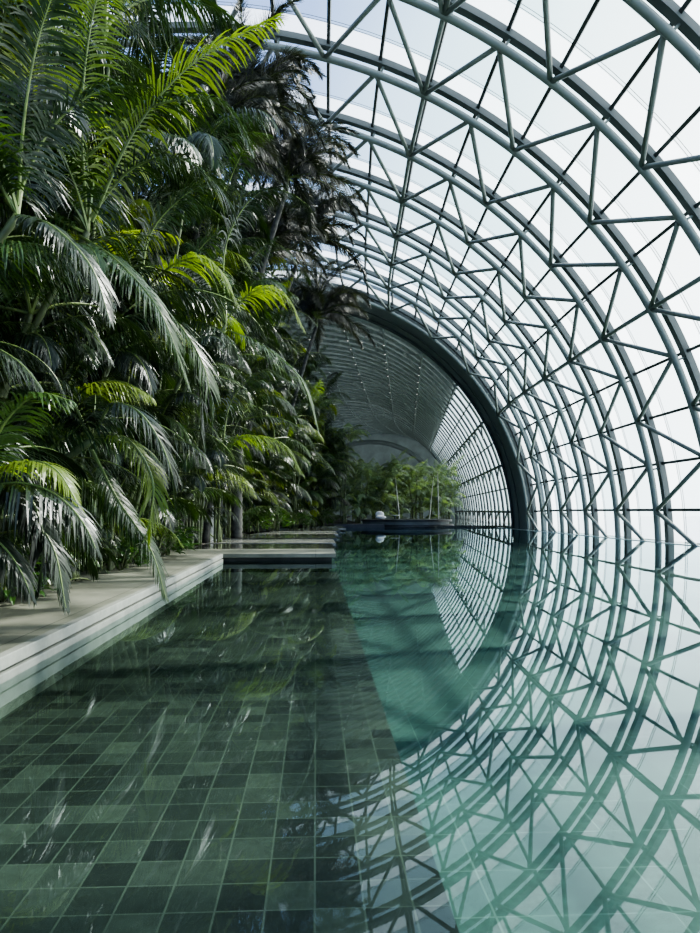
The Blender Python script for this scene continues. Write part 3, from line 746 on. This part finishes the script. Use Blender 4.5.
# broad-leaved shrubs along the bed edge
def shrub_mesh(seed, n=150, rx=.8, rz=.7, ll=.2):
    r = random.Random(seed); mb = MB()
    for i in range(n):
        a = r.uniform(0, 2*PI); e = math.asin(r.uniform(-.1, 1)); rr = r.uniform(.55, 1)
        p = Vector((math.cos(a)*math.cos(e)*rx*rr, math.sin(a)*math.cos(e)*rx*rr, rz*.35+math.sin(e)*rz*rr))
        d = (Vector((math.cos(a), math.sin(a), r.uniform(-.5, .5)))).normalized()
        sd = d.cross(Vector((0, 0, 1))).normalized(); nn = sd.cross(d)
        l = ll*r.uniform(.7, 1.3); w = l*.24; b = len(mb.v)
        prof = [(0, .1, 0), (.3, 1, .04), (.65, .8, .02), (1, .05, -.12)]
        for t, ww, zz in prof:
            mb.v.append(p+d*l*t+sd*w*ww+nn*(zz*l+.03*ww)); mb.v.append(p+d*l*t+nn*zz*l); mb.v.append(p+d*l*t-sd*w*ww+nn*(zz*l+.03*ww))
        for k in range(3):
            for j in (0, 1): mb.f.append((b+3*k+j, b+3*k+j+1, b+3*k+j+4, b+3*k+j+3))
    return mb.mesh('foliage', M['shrub'])
sm = [shrub_mesh(i) for i in range(3)]
shr = [(-4.0, 7.0, .7, 'low broad-leaved shrub at the bottom left overhanging the coping'),
       (-4.5, 5.9, .9, 'broad-leaved shrub behind the bottom left corner of the coping'),
       (-4.2, 15.4, .8, 'broad-leaved shrub in deep shade midway along the coping'),
       (-4.1, 18.3, 1.1, 'leafy green shrub near the far end of the coping'),
       (-4.3, 19.8, 1.25, 'leafy green shrub at the corner where coping meets the slabs'),
       (-5.2, 21.6, 1.3, 'leafy green shrub just behind the coping corner'),
       (-4.4, 10.2, .8, 'small dark shrub under the front palms by the coping'),
       (-3.6, 41.4, 1.3, 'round dark shrub beside the walkway just past the bare trunk'),
       (-2.7, 45.2, 1.5, 'round shrub at the middle of the far walkway edge'),
       (-1.4, 50.0, 1.5, 'round shrub toward the far end of the walkway edge'),
       (0.4, 57.6, 1.5, 'round shrub at the far end of the walkway edge')]
for i, (x, y, s, lab) in enumerate(shr):
    t = empty('garden_shrub', (x, y, .18)); t.scale = (s, s, s); tag(t, lab, 'shrub', 'shrubs along the bed')
    mb = MB()
    r = random.Random(i)
    for k in range(7):
        a = r.uniform(0, 2*PI); mb.tube([(0, 0, 0), (.25*math.cos(a), .25*math.sin(a), .3), (.5*math.cos(a), .5*math.sin(a), .62)], .012, 5)
    mb.build('stems', M['cane'], t, True)
    o = bpy.data.objects.new('foliage', sm[i % 3]); C.objects.link(o); o.parent = t; o.rotation_euler = (0, 0, i)

# ------------------------------------------------------------------ light
wd = bpy.data.worlds.new('sky'); S.world = wd; wd.use_nodes = True
nt = wd.node_tree; nt.nodes.clear()
out = nt.nodes.new('ShaderNodeOutputWorld'); bg = nt.nodes.new('ShaderNodeBackground')
tc = nt.nodes.new('ShaderNodeTexCoord')
dt = N(nt, 'ShaderNodeVectorMath', operation='DOT_PRODUCT'); v = Vector((0.86, 0.30, 0.10)).normalized(); dt.inputs[1].default_value = v
L(nt, tc.outputs['Generated'], dt.inputs[0])
cr = ramp(nt, [(0.0, (0.10, 0.145, 0.27)), (0.40, (0.115, 0.17, 0.33)), (0.56, (0.15, 0.215, 0.37)), (0.74, (0.42, 0.56, 0.60)), (0.94, (1.0, 1.0, 1.0))])
mr = N(nt, 'ShaderNodeMapRange'); mr.inputs['From Min'].default_value = -0.4; mr.inputs['From Max'].default_value = 0.95
L(nt, dt.outputs['Value'], mr.inputs['Value'])
tn = N(nt, 'ShaderNodeTexNoise', Scale=1.6, Detail=4.0); L(nt, tc.outputs['Generated'], tn.inputs['Vector'])
ad = N(nt, 'ShaderNodeMath', operation='MULTIPLY_ADD'); ad.inputs[1].default_value = 0.25
L(nt, tn.outputs['Fac'], ad.inputs[0])
sb = N(nt, 'ShaderNodeMath', operation='SUBTRACT'); sb.inputs[1].default_value = 0.125
L(nt, mr.outputs[0], sb.inputs[0]); L(nt, sb.outputs[0], ad.inputs[2])
L(nt, ad.outputs[0], cr.inputs['Fac'])
L(nt, cr.outputs['Color'], bg.inputs['Color']); bg.inputs['Strength'].default_value = 3.6
L(nt, bg.outputs[0], out.inputs[0])
sl = bpy.data.lights.new('sun', 'SUN'); sl.energy = 6.5; sl.angle = rad(1.2); sl.color = (1, 0.97, 0.9)
so = bpy.data.objects.new('sun', sl); C.objects.link(so)
sd = Vector((0.62, 0.25, 0.75)).normalized()   # towards the sun
so.rotation_euler = (-sd).to_track_quat('-Z', 'Y').to_euler(); so.location = sd*60

# ------------------------------------------------------------------ camera
cam = bpy.data.cameras.new('camera'); co = bpy.data.objects.new('camera', cam); C.objects.link(co)
cam.sensor_fit = 'HORIZONTAL'; cam.sensor_width = 36; cam.lens = 36.0
yaw = math.atan(34/700); pit = math.atan(44/math.hypot(700, 34))
co.location = (0, 0, EYE); co.rotation_euler = (PI/2+pit, 0, -yaw)
cam.clip_end = 600; cam.clip_start = .05
S.camera = co
S.view_settings.view_transform = 'AgX'
S.view_settings.look = 'AgX - Medium High Contrast'
S.view_settings.exposure = 0.42
S.cycles.max_bounces = 8; S.cycles.transparent_max_bounces = 12
S.cycles.use_denoising = True
S.cycles.sample_clamp_indirect = 6
